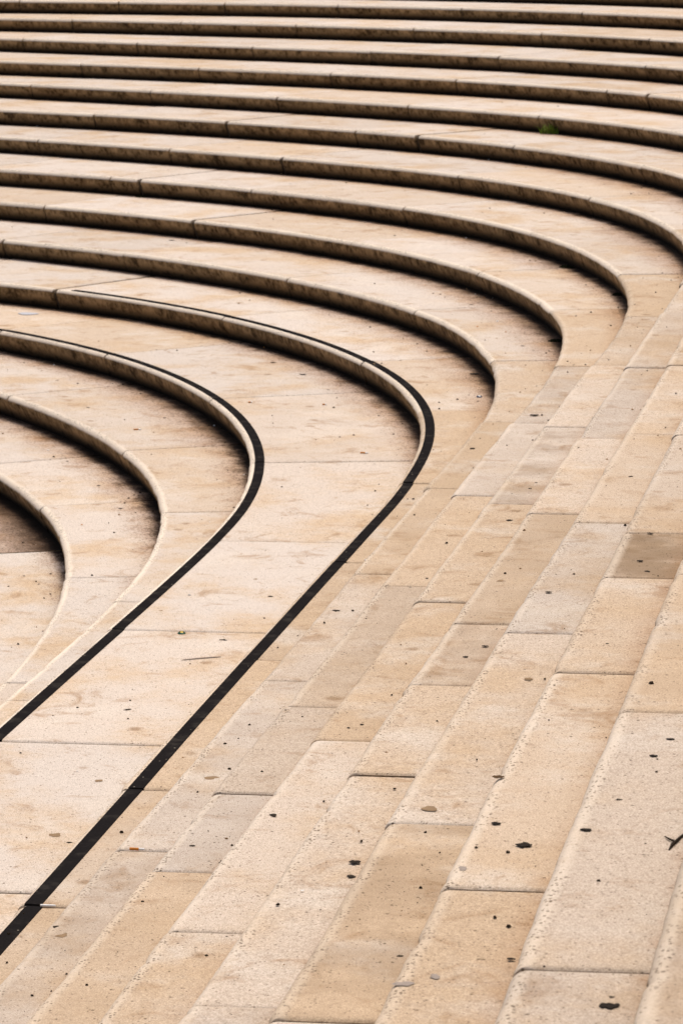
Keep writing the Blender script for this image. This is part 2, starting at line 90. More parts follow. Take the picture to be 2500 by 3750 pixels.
LITTER = {
 'leaf': [[0.402,6.958,10,0.05],[0.349,7.124,10,0.034],[0.473,5.508,11,0.05],[0.509,6.577,11,0.035],[0.033,7.789,8,0.045],[0.372,7.502,10,0.04],[0.657,10.163,9,0.032],[0.925,9.94,10,0.03],[0.453,10.054,8,0.034],[0.756,7.295,11,0.028],[0.995,10.363,10,0.03],[0.704,7.152,11,0.028],[0.797,19.45,4,0.06],[0.853,21.439,5,0.03],[-0.439,20.879,3,0.04],[-0.244,20.382,3,0.045],[-1.847,21.092,2,0.022],[-1.073,19.64,2,0.022],[-1.567,20.017,2,0.025],[-1.206,17.572,1,0.025],[-1.373,18.236,1,0.022],[0.788,13.47,7,0.02],[0.821,13.602,7,0.018],[0.668,12.796,7,0.04],[-0.651,23.306,4,0.04],[0.336,6.193,10,0.024],[2.209,31.901,11,0.03],[0.651,16.085,5,0.03],[0.965,16.193,6,0.05],[1.237,24.253,5,0.04],[-1.304,25.141,5,0.05]],
 'gum': [[0.124,6.653,9,0.016],[0.021,7.683,8,0.024],[0.481,5.558,11,0.014],[0.387,9.922,8,0.018],[0.935,9.801,10,0.02],[0.737,8.855,10,0.014],[0.173,8.671,8,0.018],[0.502,8.157,9,0.012],[0.061,9.671,7,0.012],[0.022,9.633,7,0.011],[-0.188,8.703,7,0.028],[-0.421,8.907,6,0.012],[-0.789,8.641,5,0.013],[-0.956,10.493,3,0.034],[-0.898,10.405,3,0.012],[-0.494,13.262,3,0.026],[-0.312,14.081,3,0.018],[-0.815,12.126,3,0.024],[-1.137,15.413,1,0.018],[-1.639,16.548,0,0.012],[-1.544,16.351,0,0.009],[1.033,12.579,8,0.018],[0.947,12.755,8,0.022],[0.91,12.508,8,0.026],[0.659,13.804,6,0.03],[1.051,12.24,8,0.026],[1.089,12.16,9,0.018],[-0.081,19.789,3,0.02],[-0.463,20.391,3,0.03],[-1.525,19.172,1,0.014],[-1.615,19.007,1,0.013],[1.091,19.595,5,0.018],[1.146,19.417,5,0.013],[1.277,17.858,6,0.012],[0.263,12.255,6,0.01],[0.332,12.417,6,0.01],[-0.02,12.508,5,0.022],[-0.018,11.47,5,0.014],[0.598,6.807,11,0.02],[0.602,12.674,7,0.04],[0.547,11.018,8,0.028],[0.533,9.054,9,0.026],[0.12,6.054,10,0.035],[0.183,6.099,10,0.025],[0.263,6.794,10,0.025],[0.217,7.759,9,0.035],[1.07,19.961,5,0.016],[-0.779,13.804,3,0.012],[-0.386,14.436,3,0.014],[-0.854,11.144,3,0.022],[-0.764,8.567,5,0.025],[-0.392,9.607,6,0.03]],
 'butt': [[-1.212,19.216,2],[0.125,17.605,3],[-0.606,9.346,5],[-0.866,9.268,4],[-0.543,19.3,3],[-0.101,19.221,3]],
 'paper': [[-1.76,19.369,1],[-0.094,7.563,8],[-0.939,11.262,3],[2.656,32.124,12],[-0.673,16.456,2],[-0.01,19.356,3]],
 'pebble': [[-0.67,14.102,3],[-1.061,31.646,10]],
 'cap': [[-0.669,13.375,3]],
 'foil': [[0.791,18.601,4]],
 'twig': [[0.687,6.497,11]],
 'streak': [[-0.573,12.938,3]],
 'stain': [[-2.241,23.198,3]],
 'grass': [[1.778,28.123,9]],
 'moss': [[1.529,22.232,6],[-1.641,27.05,6],[1.774,20.976,6],[1.306,19.777,5]],
}

rng = random.Random(7)

# ------------------------------------------------------------------ node helpers
class NT:
    def __init__(self, name):
        self.m = bpy.data.materials.new(name)
        self.m.use_nodes = True
        self.t = self.m.node_tree
        self.t.nodes.clear()
        self.out = self.t.nodes.new('ShaderNodeOutputMaterial')
        self.b = self.t.nodes.new('ShaderNodeBsdfPrincipled')
        self.t.links.new(self.b.outputs[0], self.out.inputs[0])
        self.pos = None
    def n(self, kind, **kw):
        x = self.t.nodes.new(kind)
        for k, v in kw.items():
            setattr(x, k, v)
        return x
    def put(self, sock, v):
        if isinstance(v, bpy.types.NodeSocket):
            self.t.links.new(v, sock)
        else:
            sock.default_value = v
    def P(self):
        if self.pos is None:
            self.pos = self.n('ShaderNodeNewGeometry')
        return self.pos.outputs['Position']
    def attr(self, name, kind='GEOMETRY'):
        a = self.n('ShaderNodeAttribute', attribute_type=kind, attribute_name=name)
        return a.outputs['Fac']
    def math(self, op, a, b=0.0, clamp=False):
        x = self.n('ShaderNodeMath', operation=op, use_clamp=clamp)
        self.put(x.inputs[0], a); self.put(x.inputs[1], b)
        return x.outputs[0]
    def map(self, v, a, b, c=0.0, d=1.0, kind='SMOOTHSTEP'):
        x = self.n('ShaderNodeMapRange', interpolation_type=kind)
        for i, q in enumerate((v, a, b, c, d)):
            self.put(x.inputs[i], q)
        return x.outputs[0]
    def mix(self, f, a, b, mode='MIX'):
        x = self.n('ShaderNodeMix', data_type='RGBA', blend_type=mode)
        self.put(x.inputs[0], f); self.put(x.inputs[6], a); self.put(x.inputs[7], b)
        return x.outputs[2]
    def noise(self, scale, detail=3.0, rough=0.55, vec=None, dist=0.0):
        x = self.n('ShaderNodeTexNoise')
        self.put(x.inputs['Vector'], vec or self.P())
        x.inputs['Scale'].default_value = scale
        x.inputs['Detail'].default_value = detail
        x.inputs['Roughness'].default_value = rough
        x.inputs['Distortion'].default_value = dist
        return x.outputs['Fac']
    def voro(self, scale, vec=None):
        x = self.n('ShaderNodeTexVoronoi')
        self.put(x.inputs['Vector'], vec or self.P())
        x.inputs['Scale'].default_value = scale
        return x.outputs['Distance'], x.outputs['Color']
    def scaled(self, v3):
        x = self.n('ShaderNodeVectorMath', operation='MULTIPLY')
        self.put(x.inputs[0], self.P()); x.inputs[1].default_value = v3
        return x.outputs[0]
    def offset(self, vec, seed):
        c = self.n('ShaderNodeCombineXYZ')
        for i in range(3):
            self.put(c.inputs[i], self.math('MULTIPLY', seed, (7.3, 3.1, 5.7)[i]))
        x = self.n('ShaderNodeVectorMath', operation='ADD')
        self.put(x.inputs[0], vec); self.t.links.new(c.outputs[0], x.inputs[1])
        return x.outputs[0]
    def finish(self, color, rough, bump=None, strength=0.3, dist=0.003, spec=0.3):
        self.put(self.b.inputs['Base Color'], color)
        self.put(self.b.inputs['Roughness'], rough)
        self.b.inputs['Specular IOR Level'].default_value = spec
        if bump is not None:
            x = self.n('ShaderNodeBump')
            x.inputs['Strength'].default_value = strength
            x.inputs['Distance'].default_value = dist
            self.put(x.inputs['Height'], bump)
            self.t.links.new(x.outputs[0], self.b.inputs['Normal'])
        return self.m

def plain(name, col, rough=0.8, var=0.35, scale=120.0, spec=0.06):
    q = NT(name)
    f = q.noise(scale, 4, 0.7)
    lo = tuple(c * (1 - var) for c in col) + (1,)
    hi = tuple(min(1, c * (1 + var)) for c in col) + (1,)
    return q.finish(q.mix(f, lo, hi), rough, spec=spec)

def stone_material():
    q = NT('weathered limestone')
    grime_shade = q.attr('grime_shade', 'OBJECT')
    t1, t2, t3 = q.attr('tint', 'OBJECT'), q.attr('tone', 'OBJECT'), q.attr('wear', 'OBJECT')
    foot, nose, bend, hgt = q.attr('foot'), q.attr('nose'), q.attr('bend'), q.attr('hgt')
    nz = q.n('ShaderNodeSeparateXYZ')
    q.P()
    q.t.links.new(q.pos.outputs['True Normal'], nz.inputs[0])
    gn = q.n('ShaderNodeSeparateXYZ')
    q.t.links.new(q.pos.outputs['Normal'], gn.inputs[0])
    up = gn.outputs[2]
    pv = q.offset(q.P(), t3)
    # base tone of each block
    base = q.mix(q.map(t1, 0.25, 0.75), (0.505, 0.390, 0.275, 1), (0.545, 0.490, 0.440, 1))
    n1 = q.noise(1.5, 6, 0.64)
    base = q.mix(q.map(n1, 0.42, 0.68), base, (0.500, 0.385, 0.270, 1))
    n2 = q.noise(2.6, 6, 0.6, vec=q.offset(pv, 1.9))
    base = q.mix(q.math('MULTIPLY', q.map(n2, 0.5, 0.70), 0.7), base, (0.580, 0.520, 0.455, 1))
    # tan smudges
    n3 = q.noise(5.5, 6, 0.68, dist=0.8)
    base = q.mix(q.math('MULTIPLY', q.map(n3, 0.53, 0.72), 0.62), base, (0.30, 0.185, 0.095, 1))
    n3b = q.noise(16.0, 4, 0.6, vec=q.offset(pv, 8.4), dist=0.4)
    base = q.mix(q.math('MULTIPLY', q.map(n3b, 0.60, 0.78), 0.4), base, (0.27, 0.195, 0.13, 1))
    # small separate tan blotches
    vd, vc = q.voro(4.5, vec=q.offset(pv, 2.2))
    sc_ = q.n('ShaderNodeSeparateColor'); q.t.links.new(vc, sc_.inputs[0])
    edge = q.math('ADD', vd, q.math('MULTIPLY', q.noise(30, 4, 0.6), 0.16))
    blot = q.math('MULTIPLY', q.map(edge, 0.25, 0.13), q.map(sc_.outputs[0], 0.74, 0.78))
    base = q.mix(q.math('MULTIPLY', blot, 0.6), base, (0.23, 0.14, 0.07, 1))
    # grain
    g1 = q.noise(240.0, 3, 0.75)
    base = q.mix(1.0, base, q.mix(q.map(g1, 0.30, 0.70, kind='LINEAR'), (0.60, 0.565, 0.53, 1), (1.24, 1.23, 1.21, 1)), 'MULTIPLY')
    g2 = q.noise(60.0, 4, 0.7)
    base = q.mix(1.0, base, q.mix(q.map(g2, 0.3, 0.7, kind='LINEAR'), (0.90, 0.885, 0.865, 1), (1.07, 1.07, 1.07, 1)), 'MULTIPLY')
    tone = q.n('ShaderNodeCombineColor')
    for i in range(3):
        q.put(tone.inputs[i], t2)
    base = q.mix(1.0, base, tone.outputs[0], 'MULTIPLY')
    # a few stones soaked with brown dirt
    stn = q.attr('stained', 'OBJECT')
    sn = q.noise(3.5, 6, 0.65, vec=q.offset(pv, 3.3))
    sf = q.math('MULTIPLY', stn, q.map(sn, 0.30, 0.62))
    base = q.mix(sf, base, (0.20, 0.135, 0.080, 1))
    # worn pale arris
    arris = q.math('MULTIPLY', q.map(nose, 0.048, 0.022), q.map(up, 0.10, 0.45))
    base = q.mix(q.math('MULTIPLY', arris, q.attr('edge', 'OBJECT')), base, (0.68, 0.585, 0.47, 1))
    # pits in the surface
    pd, pc = q.voro(34.0)
    ps = q.n('ShaderNodeSeparateColor'); q.t.links.new(pc, ps.inputs[0])
    pit = q.math('MULTIPLY', q.map(pd, 0.17, 0.09), q.map(ps.outputs[1], 0.80, 0.82))
    pd2, pc2 = q.voro(85.0)
    ps2 = q.n('ShaderNodeSeparateColor'); q.t.links.new(pc2, ps2.inputs[0])
    pit2 = q.math('MULTIPLY', q.map(pd2, 0.30, 0.16), q.map(ps2.outputs[1], 0.60, 0.66))
    rough_edge = q.math('MULTIPLY', q.map(nose, 0.006, 0.016), q.map(nose, 0.050, 0.030))
    rough_edge = q.math('MULTIPLY', rough_edge, q.map(q.noise(2.2, 4, 0.6, vec=q.offset(q.P(), t1)), 0.43, 0.56))
    nd, nc = q.voro(105.0)
    ns_ = q.n('ShaderNodeSeparateColor'); q.t.links.new(nc, ns_.inputs[0])
    npit = q.math('MULTIPLY', q.math('MULTIPLY', q.map(nd, 0.48, 0.30), q.map(ns_.outputs[0], 0.50, 0.56)), rough_edge)
    pits = q.math('MAXIMUM', q.math('MAXIMUM', pit, q.math('MULTIPLY', pit2, 0.75)), npit)
    base = q.mix(q.math('MULTIPLY', pits, 0.85), base, (0.085, 0.058, 0.035, 1))
    # rain-washed dirt at the foot of the step above, with contact shade painted in
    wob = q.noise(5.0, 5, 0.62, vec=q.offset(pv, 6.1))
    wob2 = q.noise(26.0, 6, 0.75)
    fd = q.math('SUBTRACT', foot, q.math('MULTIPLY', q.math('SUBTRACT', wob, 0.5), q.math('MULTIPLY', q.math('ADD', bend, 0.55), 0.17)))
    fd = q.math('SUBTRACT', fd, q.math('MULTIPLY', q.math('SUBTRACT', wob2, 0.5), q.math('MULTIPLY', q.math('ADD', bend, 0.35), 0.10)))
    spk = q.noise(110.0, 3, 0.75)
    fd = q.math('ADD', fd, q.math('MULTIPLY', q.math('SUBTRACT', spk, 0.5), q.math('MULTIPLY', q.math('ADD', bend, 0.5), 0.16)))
    w_o = q.math('MULTIPLY', q.math('ADD', 0.20, q.math('MULTIPLY', bend, 0.30)), grime_shade)
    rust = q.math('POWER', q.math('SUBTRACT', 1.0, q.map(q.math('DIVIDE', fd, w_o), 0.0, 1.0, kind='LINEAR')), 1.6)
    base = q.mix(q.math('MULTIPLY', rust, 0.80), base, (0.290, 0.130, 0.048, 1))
    w_b = q.math('MULTIPLY', q.math('ADD', 0.038, q.math('MULTIPLY', bend, 0.165)), grime_shade)
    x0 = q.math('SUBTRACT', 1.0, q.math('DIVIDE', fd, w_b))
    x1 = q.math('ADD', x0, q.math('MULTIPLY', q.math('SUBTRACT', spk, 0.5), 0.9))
    dirt_shade = q.math('MULTIPLY', q.map(x1, -0.12, 0.98), q.math('ADD', 0.66, q.math('MULTIPLY', bend, 0.34)))
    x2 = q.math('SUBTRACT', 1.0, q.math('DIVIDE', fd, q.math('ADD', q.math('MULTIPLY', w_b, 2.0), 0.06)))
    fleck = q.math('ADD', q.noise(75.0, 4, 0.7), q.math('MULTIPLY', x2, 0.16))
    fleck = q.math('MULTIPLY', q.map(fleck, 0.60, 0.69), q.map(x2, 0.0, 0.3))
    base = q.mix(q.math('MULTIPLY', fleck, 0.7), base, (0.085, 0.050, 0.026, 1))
    base = q.mix(dirt_shade, base, (0.016, 0.009, 0.005, 1))  # near-black band: dirt plus painted contact shade, wider in the bends
    # dark rough riser
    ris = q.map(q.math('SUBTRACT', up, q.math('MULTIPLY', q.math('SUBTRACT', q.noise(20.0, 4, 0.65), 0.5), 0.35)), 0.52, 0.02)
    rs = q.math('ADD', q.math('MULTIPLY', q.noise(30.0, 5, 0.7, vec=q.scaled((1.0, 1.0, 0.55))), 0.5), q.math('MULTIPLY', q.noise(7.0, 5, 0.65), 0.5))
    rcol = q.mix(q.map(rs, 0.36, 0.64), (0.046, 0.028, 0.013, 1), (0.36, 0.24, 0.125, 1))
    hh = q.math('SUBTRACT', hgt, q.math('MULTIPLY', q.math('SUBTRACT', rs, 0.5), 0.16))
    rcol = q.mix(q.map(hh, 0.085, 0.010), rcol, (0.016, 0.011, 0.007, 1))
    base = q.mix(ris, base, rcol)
    h = q.math('ADD', q.math('MULTIPLY', g1, 0.5), q.math('MULTIPLY', g2, 0.6))
    h = q.math('SUBTRACT', h, q.math('MULTIPLY', pits, 0.9))
    h = q.math('ADD', h, q.math('MULTIPLY', q.math('MULTIPLY', rs, ris), 3.0))
    return q.finish(base, 0.92, h, 0.35, 0.0035, 0.06)

STONE = stone_material()

def strip_material():
    q = NT('black grip strip')
    g = q.noise(150, 3, 0.7)
    c = q.mix(g, (0.007, 0.006, 0.006, 1), (0.019, 0.017, 0.017, 1))
    n = q.noise(9, 5, 0.65)
    c = q.mix(q.math('MULTIPLY', q.map(n, 0.48, 0.75), 0.6), c, (0.048, 0.042, 0.036, 1))
    d, cc = q.voro(45)
    s = q.n('ShaderNodeSeparateColor'); q.t.links.new(cc, s.inputs[0])
    c = q.mix(q.math('MULTIPLY', q.map(d, 0.2, 0.1), q.map(s.outputs[0], 0.93, 0.95)), c, (0.22, 0.19, 0.15, 1))
    return q.finish(c, 1.0, g, 0.4, 0.002, 0.0)
STRIP = strip_material()
MORTAR = plain('joint filler', (0.055, 0.042, 0.030), 0.95, 0.5, 80)
M_LEAF = plain('dead leaf', (0.016, 0.011, 0.007), 0.75, 0.6, 60)
M_LEAF2 = plain('brown dead leaf', (0.075, 0.042, 0.018), 0.75, 0.5, 60)
M_GUM = plain('trodden gum', (0.030, 0.022, 0.015), 0.8, 0.5, 90)
M_GUM2 = plain('faded brown gum', (0.23, 0.155, 0.090), 0.85, 0.4, 90)
M_GUM3 = plain('faded grey gum', (0.27, 0.225, 0.19), 0.85, 0.4, 90)
M_FILTER = plain('cigarette filter', (0.50, 0.19, 0.04), 0.8, 0.25, 300)
M_PAPER = plain('white paper', (0.72, 0.70, 0.66), 0.85, 0.12, 100)
M_GREEN = plain('green lacquered metal', (0.010, 0.075, 0.030), 0.35, 0.2, 60, 0.4)
M_YELLOW = plain('yellow lacquered metal', (0.62, 0.42, 0.03), 0.4, 0.2, 60, 0.4)
M_STEEL = plain('grey metal', (0.10, 0.11, 0.16), 0.35, 0.3, 60, 0.4)
M_PEB = plain('pale pebble', (0.60, 0.56, 0.50), 0.85, 0.2, 120)
M_TWIG = plain('dark twig', (0.022, 0.015, 0.010), 0.8, 0.5, 60)
M_GRASS = plain('grass blades', (0.15, 0.24, 0.025), 0.6, 0.5, 30)
M_GRASSDRY = plain('dry grass blades', (0.20, 0.14, 0.05), 0.7, 0.4, 30)
M_MOSS = plain('dark moss', (0.010, 0.011, 0.004), 0.95, 0.6, 60)
M_BLUE = plain('dried blue paint', (0.40, 0.40, 0.42), 0.8, 0.3, 40)
M_SCUFF = plain('grey scuff', (0.16, 0.125, 0.10), 0.9, 0.5, 200)
M_CRUMB = plain('dirt crumbs', (0.030, 0.020, 0.012), 0.9, 0.6, 50)
M_CRUMBT = plain('tan crumbs', (0.26, 0.16, 0.08), 0.9, 0.4, 50)

# ------------------------------------------------------------------ object helpers
def tag(o, label=None, cat=None, group=None, kind=None):
    if label: o['label'] = label
    if cat: o['category'] = cat
    if group: o['group'] = group
    if kind: o['kind'] = kind
    return o

def empty(name, loc, label=None, cat=None, group=None, kind=None):
    o = bpy.data.objects.new(name, None)
    o.empty_display_size = 0.1
    COL.objects.link(o)
    o.location = loc
    return tag(o, label, cat, group, kind)

def mesh_obj(name, verts, faces, mats, parent=None, origin=None, smooth=None, attrs=None, midx=None):
    v = np.asarray(verts, dtype=float)
    off = np.array(origin if origin is not None else (parent.location if parent else (0, 0, 0)), dtype=float)
    me = bpy.data.meshes.new(name)
    me.from_pydata((v - off).tolist(), [], faces)
    for m in (mats if isinstance(mats, (list, tuple)) else [mats]):
        me.materials.append(m)
    if midx is not None:
        me.polygons.foreach_set('material_index', midx)
    if attrs:
        for k, a in attrs.items():
            at = me.attributes.new(k, 'FLOAT', 'POINT')
            at.data.foreach_set('value', np.asarray(a, dtype=np.float32))
    if smooth is not None:
        me.polygons.foreach_set('use_smooth', [True] * len(me.polygons))
        me.set_sharp_from_angle(angle=R(smooth))
    me.update()
    o = bpy.data.objects.new(name, me)
    COL.objects.link(o)
    if parent is not None:
        o.parent = parent
        if parent.parent is not None or parent.type == 'MESH':
            pass
    else:
        o.location = off
    return o

# ------------------------------------------------------------------ nosing lines
class Line:
    """a smooth plan curve: arc length -> point, heading, outward normal"""
    def __init__(self, pts):
        p = np.array(pts, dtype=float)
        for _ in range(2):                       # Catmull-Rom refinement
            a = np.vstack([2 * p[0] - p[1], p, 2 * p[-1] - p[-2]])
            mid = (-a[:-3] + 9 * a[1:-2] + 9 * a[2:-1] - a[3:]) / 16
            q = np.empty((len(p) + len(mid), 2)); q[0::2] = p; q[1::2] = mid
            p = q
        self.p = p
        self.s = np.r_[0, np.cumsum(np.linalg.norm(np.diff(p, axis=0), axis=1))]
        self.L = self.s[-1]
        t = np.gradient(p, axis=0)
        h = np.unwrap(np.arctan2(t[:, 1], t[:, 0]))
        w = np.ones(9) / 9
        self.h = np.convolve(np.pad(h, 4, mode='edge'), w, 'valid')
    def at(self, s):
        s = np.asarray(s, dtype=float)
        return np.stack([np.interp(s, self.s, self.p[:, 0]), np.interp(s, self.s, self.p[:, 1])], -1)
    def head(self, s):
        return np.interp(s, self.s, self.h)
    def cross(self, s, skew=True):
        """direction across the tread, away from the bowl"""
        h = self.head(s)
        k = np.radians(5.0) * np.clip((np.radians(100) - h) / np.radians(20), 0, 1) if skew else 0
        a = h - math.pi / 2 + k
        return np.stack([np.cos(a), np.sin(a)], -1)
    def hit(self, o, d):
        """distance from o along d to this line"""
        a, b = self.p[:-1], self.p[1:]
        e = b - a
        den = d[0] * e[:, 1] - d[1] * e[:, 0]
        den = np.where(np.abs(den) < 1e-12, 1e-12, den)
        w = a - o
        t = (w[:, 0] * e[:, 1] - w[:, 1] * e[:, 0]) / den
        u = (w[:, 0] * d[1] - w[:, 1] * d[0]) / den
        ok = (u >= 0) & (u <= 1) & (t > 0.02)
        return float(t[ok].min()) if ok.any() else None
    def near(self, q):
        d = np.hypot(self.p[:, 0] - q[0], self.p[:, 1] - q[1])
        i = int(d.argmin())
        return float(self.s[i]), float(d[i])

LINES = {k: Line(v) for k, v in CURVES.items()}
TOP = max(LINES)

UND = 0.050            # how far the foot of a riser stands behind its nose
NR = 0.036             # radius of the nose
GAP = 0.011            # joint between two blocks
STRIP_IN, STRIP_W = 0.027, 0.052

def bend_of(h):
    d = np.degrees(h)
    up = np.clip((d - 85) / 19, 0, 1); dn = np.clip((152 - d) / 40, 0, 1)
    return (up * up * (3 - 2 * up)) * (dn * dn * (3 - 2 * dn))

def profile(w, r, foot_w):
    """(distance back from the nose, height above the tread below) round one block, starting at the buried foot"""
    pts = [(UND + 0.004, -0.03), (UND, 0.0), (UND * 0.62, RISE * 0.30), (UND * 0.25, RISE * 0.56), (0.0, RISE - r)]
    for i in range(1, 7):
        a = math.pi / 2 * i / 7
        pts.append((r - r * math.cos(a), RISE - r + r * math.sin(a)))
    pts.append((r, RISE))
    return pts

def make_block(k, s0, s1, parent, width_default, rs, g0=GAP, g1=GAP):
    """one stone of step k between two joints"""
    L = LINES[k]; up = LINES.get(k + 1)
    a, b = s0 + g0 / 2, s1 - g1 / 2
    n = max(3, int((b - a) / 0.035))
    ss = np.r_[a, a + 0.004, a + 0.013, np.linspace(a, b, n + 1)[1:-1], b - 0.013, b - 0.004, b]
    ss = np.sort(ss)
    ss = ss[(ss >= a) & (ss <= b)]
    ends = np.minimum(ss - a, b - ss)
    drop = np.where(ends < 1e-6, 0.007, np.where(ends < 0.006, 0.0022, 0.0))   # softened block ends
    P0 = L.at(ss); D = L.cross(ss); H = L.head(ss); B = bend_of(H)
    W = []
    for o, d in zip(P0, D):
        t = up.hit(o, d) if up is not None else None
        W.append(t if t is not None and t < 2.6 else None)
    good = [w for w in W if w is not None]
    fb = (sum(good) / len(good)) if good else width_default
    W = np.array([w if w is not None else fb for w in W])
    dn, dz = rs.uniform(-0.004, 0.004), rs.uniform(-0.0025, 0.0025)
    tilt = rs.uniform(-0.004, 0.004)
    z0 = (k - 1) * RISE
    r = NR * (rs.uniform(0.62, 0.95) if math.degrees(float(L.head((a + b) / 2))) < 90 else rs.uniform(0.9, 1.15))
    if k in (3, 4): r = min(r, 0.031)
    nr_ = np.random.RandomState(rs.randint(0, 10**6))
    chip = nr_.normal(0, 1, len(ss))
    chip = np.convolve(np.pad(chip, 2, mode='edge'), [0.1, 0.2, 0.4, 0.2, 0.1], 'valid') * 0.0022
    slow = np.convolve(np.pad(nr_.normal(0, 1, len(ss)), 12, mode='edge'), np.ones(25) / 25, 'valid') * 0.006
    chip = chip + slow
    for _ in range(rs.randint(0, 3)):
        c0 = rs.uniform(a, b); w0 = rs.uniform(0.012, 0.035)
        chip += rs.uniform(0.003, 0.009) * np.exp(-((ss - c0) / w0) ** 2)
    chip[ends < 0.02] *= 0.3
    prof = profile(0, r, 0)
    fr = (0.06, 0.10, 0.14)
    verts, foot, nose, bend, hgt = [], [], [], [], []
    ncol = None
    for i, s in enumerate(ss):
        w = W[i]
        cols = list(prof)
        back = w + 0.10
        tr = [f for f in fr if f < w - 0.10] + [w * 0.55, w * 0.8, w - 0.02 if w > 0.2 else w * 0.9, back]
        if len(tr) < 7:
            tr = [0.05 + (w * 0.5 - 0.05) * j / 3 for j in range(3)] + [w * 0.55, w * 0.8, w * 0.92, back]
        cols += [(t, RISE) for t in tr] + [(back, -0.03)]
        ncol = len(cols)
        q = (s - a) / (b - a) - 0.5
        for j, (t, z) in enumerate(cols):
            dd = drop[i] if 1 < j < ncol - 1 else 0.0
            nn = t + dn + tilt * q
            if t < r + 1e-6:
                nn += dd + (chip[i] if j > 3 else chip[i] * 0.4)                       # pull the nose back at the block ends
            x, y = P0[i] + D[i] * nn
            verts.append((x, y, z0 + z + (dz if z > 0.01 else 0) - (dd if z > RISE * 0.7 else 0)))
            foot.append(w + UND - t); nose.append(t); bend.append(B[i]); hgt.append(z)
    faces = []
    m = len(ss)
    for i in range(m - 1):
        for j in range(ncol):
            j2 = (j + 1) % ncol
            faces.append((i * ncol + j, i * ncol + j2, (i + 1) * ncol + j2, (i + 1) * ncol + j))
    faces.append(tuple(range(ncol))[::-1])
    faces.append(tuple((m - 1) * ncol + j for j in range(ncol)))
    faces = [f[::-1] for f in faces]
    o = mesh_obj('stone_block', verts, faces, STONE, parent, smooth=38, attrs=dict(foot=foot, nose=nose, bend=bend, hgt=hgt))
    hm = math.degrees(float(L.head((a + b) / 2)))
    nearside = hm < 92 and k > 3
    o['tint'] = rs.uniform(0.28, 0.62) if nearside else rs.uniform(0.45, 1.0)
    o['tone'] = rs.choice([rs.uniform(0.95, 1.02), rs.uniform(0.95, 1.02), rs.uniform(0.90, 0.97)]) if nearside else rs.uniform(1.0, 1.09)
    o['edge'] = rs.uniform(0.1, 0.45) if nearside else rs.uniform(0.75, 0.95)
    o['stained'] = rs.choice([0.0, 0.06, 0.10, 0.18]) if nearside else rs.choice([0.0, 0.0, 0.12])
    for (kk, f, amt) in STAINED:
        if kk == k and s0 <= f * L.L < s1:
            o['stained'] = amt
    o['wear'] = rs.uniform(0, 9)
    o['grime_shade'] = rs.uniform(0.6, 1.0)
    return o, dn, dz, tilt, (a, b)

def make_strip(k, blk, info, parent):
    """the black grip strip let into one block"""
    L = LINES[k]
    dn, dz, tilt, (a, b) = info
    a2, b2 = a + 0.001, b - 0.001
    n = max(3, int((b2 - a2) / 0.07))
    ss = np.linspace(a2, b2, n + 1)
    P0 = L.at(ss); D = L.cross(ss, False)
    verts = []
    z = k * RISE + dz
    for i, s in enumerate(ss):
        q = (s - a) / (b - a) - 0.5
        for t, zz in ((STRIP_IN, z - 0.006), (STRIP_IN, z + 0.0022), (STRIP_IN + 0.002, z + 0.003),
                      (STRIP_IN + STRIP_W - 0.002, z + 0.003), (STRIP_IN + STRIP_W, z + 0.0022), (STRIP_IN + STRIP_W, z - 0.006)):
            x, y = P0[i] + D[i] * (t + dn + tilt * q)
            verts.append((x, y, zz))
    faces = []
    for i in range(n):
        for j in range(6):
            j2 = (j + 1) % 6
            faces.append(((i + 1) * 6 + j, (i + 1) * 6 + j2, i * 6 + j2, i * 6 + j))
    faces.append(tuple(range(6)))
    faces.append(tuple(n * 6 + j for j in range(6))[::-1])
    o = mesh_obj('grip_strip', verts, faces, STRIP, None, origin=parent.location)
    o.parent = blk
    o.location = (0, 0, 0)
    return o

def make_filler(k, s, blk, parent):
    """dirt and mortar lying low in the joint at the end of one block"""
    L = LINES[k]; up = LINES.get(k + 1)
    p, d = L.at(s), L.cross(s)
    w = up.hit(p, d) if up is not None else 0.3
    if w is None or w > 2.6: w = 0.3
    t = np.array([-d[1], d[0]])
    prof = [(UND + 0.012, 0.0), (0.014, RISE - 0.03), (0.042, RISE - 0.014), (w + 0.06, RISE - 0.014)]
    low = [(w + 0.06, RISE - 0.05), (UND + 0.05, RISE - 0.05), (UND + 0.05, 0.0)]
    ring = prof + low
    verts, m = [], len(ring)
    for sgn in (-1, 1):
        for x, z in ring:
            q = p + d * x + t * sgn * (GAP * 0.5 + 0.006)
            verts.append((q[0], q[1], (k - 1) * RISE + z))
    faces = [(i, (i + 1) % m, (i + 1) % m + m, i + m) for i in range(m)]
    faces += [tuple(range(m))[::-1], tuple(range(m, 2 * m))]
    o = mesh_obj('joint_filler', verts, faces, MORTAR, None, origin=parent.location)
    o.parent = blk
    o.location = (0, 0, 0)

def step_joints(k):
    """surveyed joints, filled in to the ends of the step at about the same spacing"""
    L = LINES[k]
    rs = random.Random(100 + k)
    seen = sorted(f * L.L for f in JOINTS.get(k, []))
    seen = [s for i, s in enumerate(seen) if i == 0 or s - seen[i - 1] > 0.12]
    out = []
    prev = 0.0
    for s in seen + [L.L]:
        g = s - prev
        if g > 2.9 or (prev == 0.0 and g > 1.9) or (s == L.L and g > 1.9):
            m = max(1, int(round(g / 1.5)))
            for i in range(1, m):
                out.append(prev + g * (i + rs.uniform(-0.12, 0.12)) / m)
        if s < L.L:
            out.append(s)
        prev = s
    return out

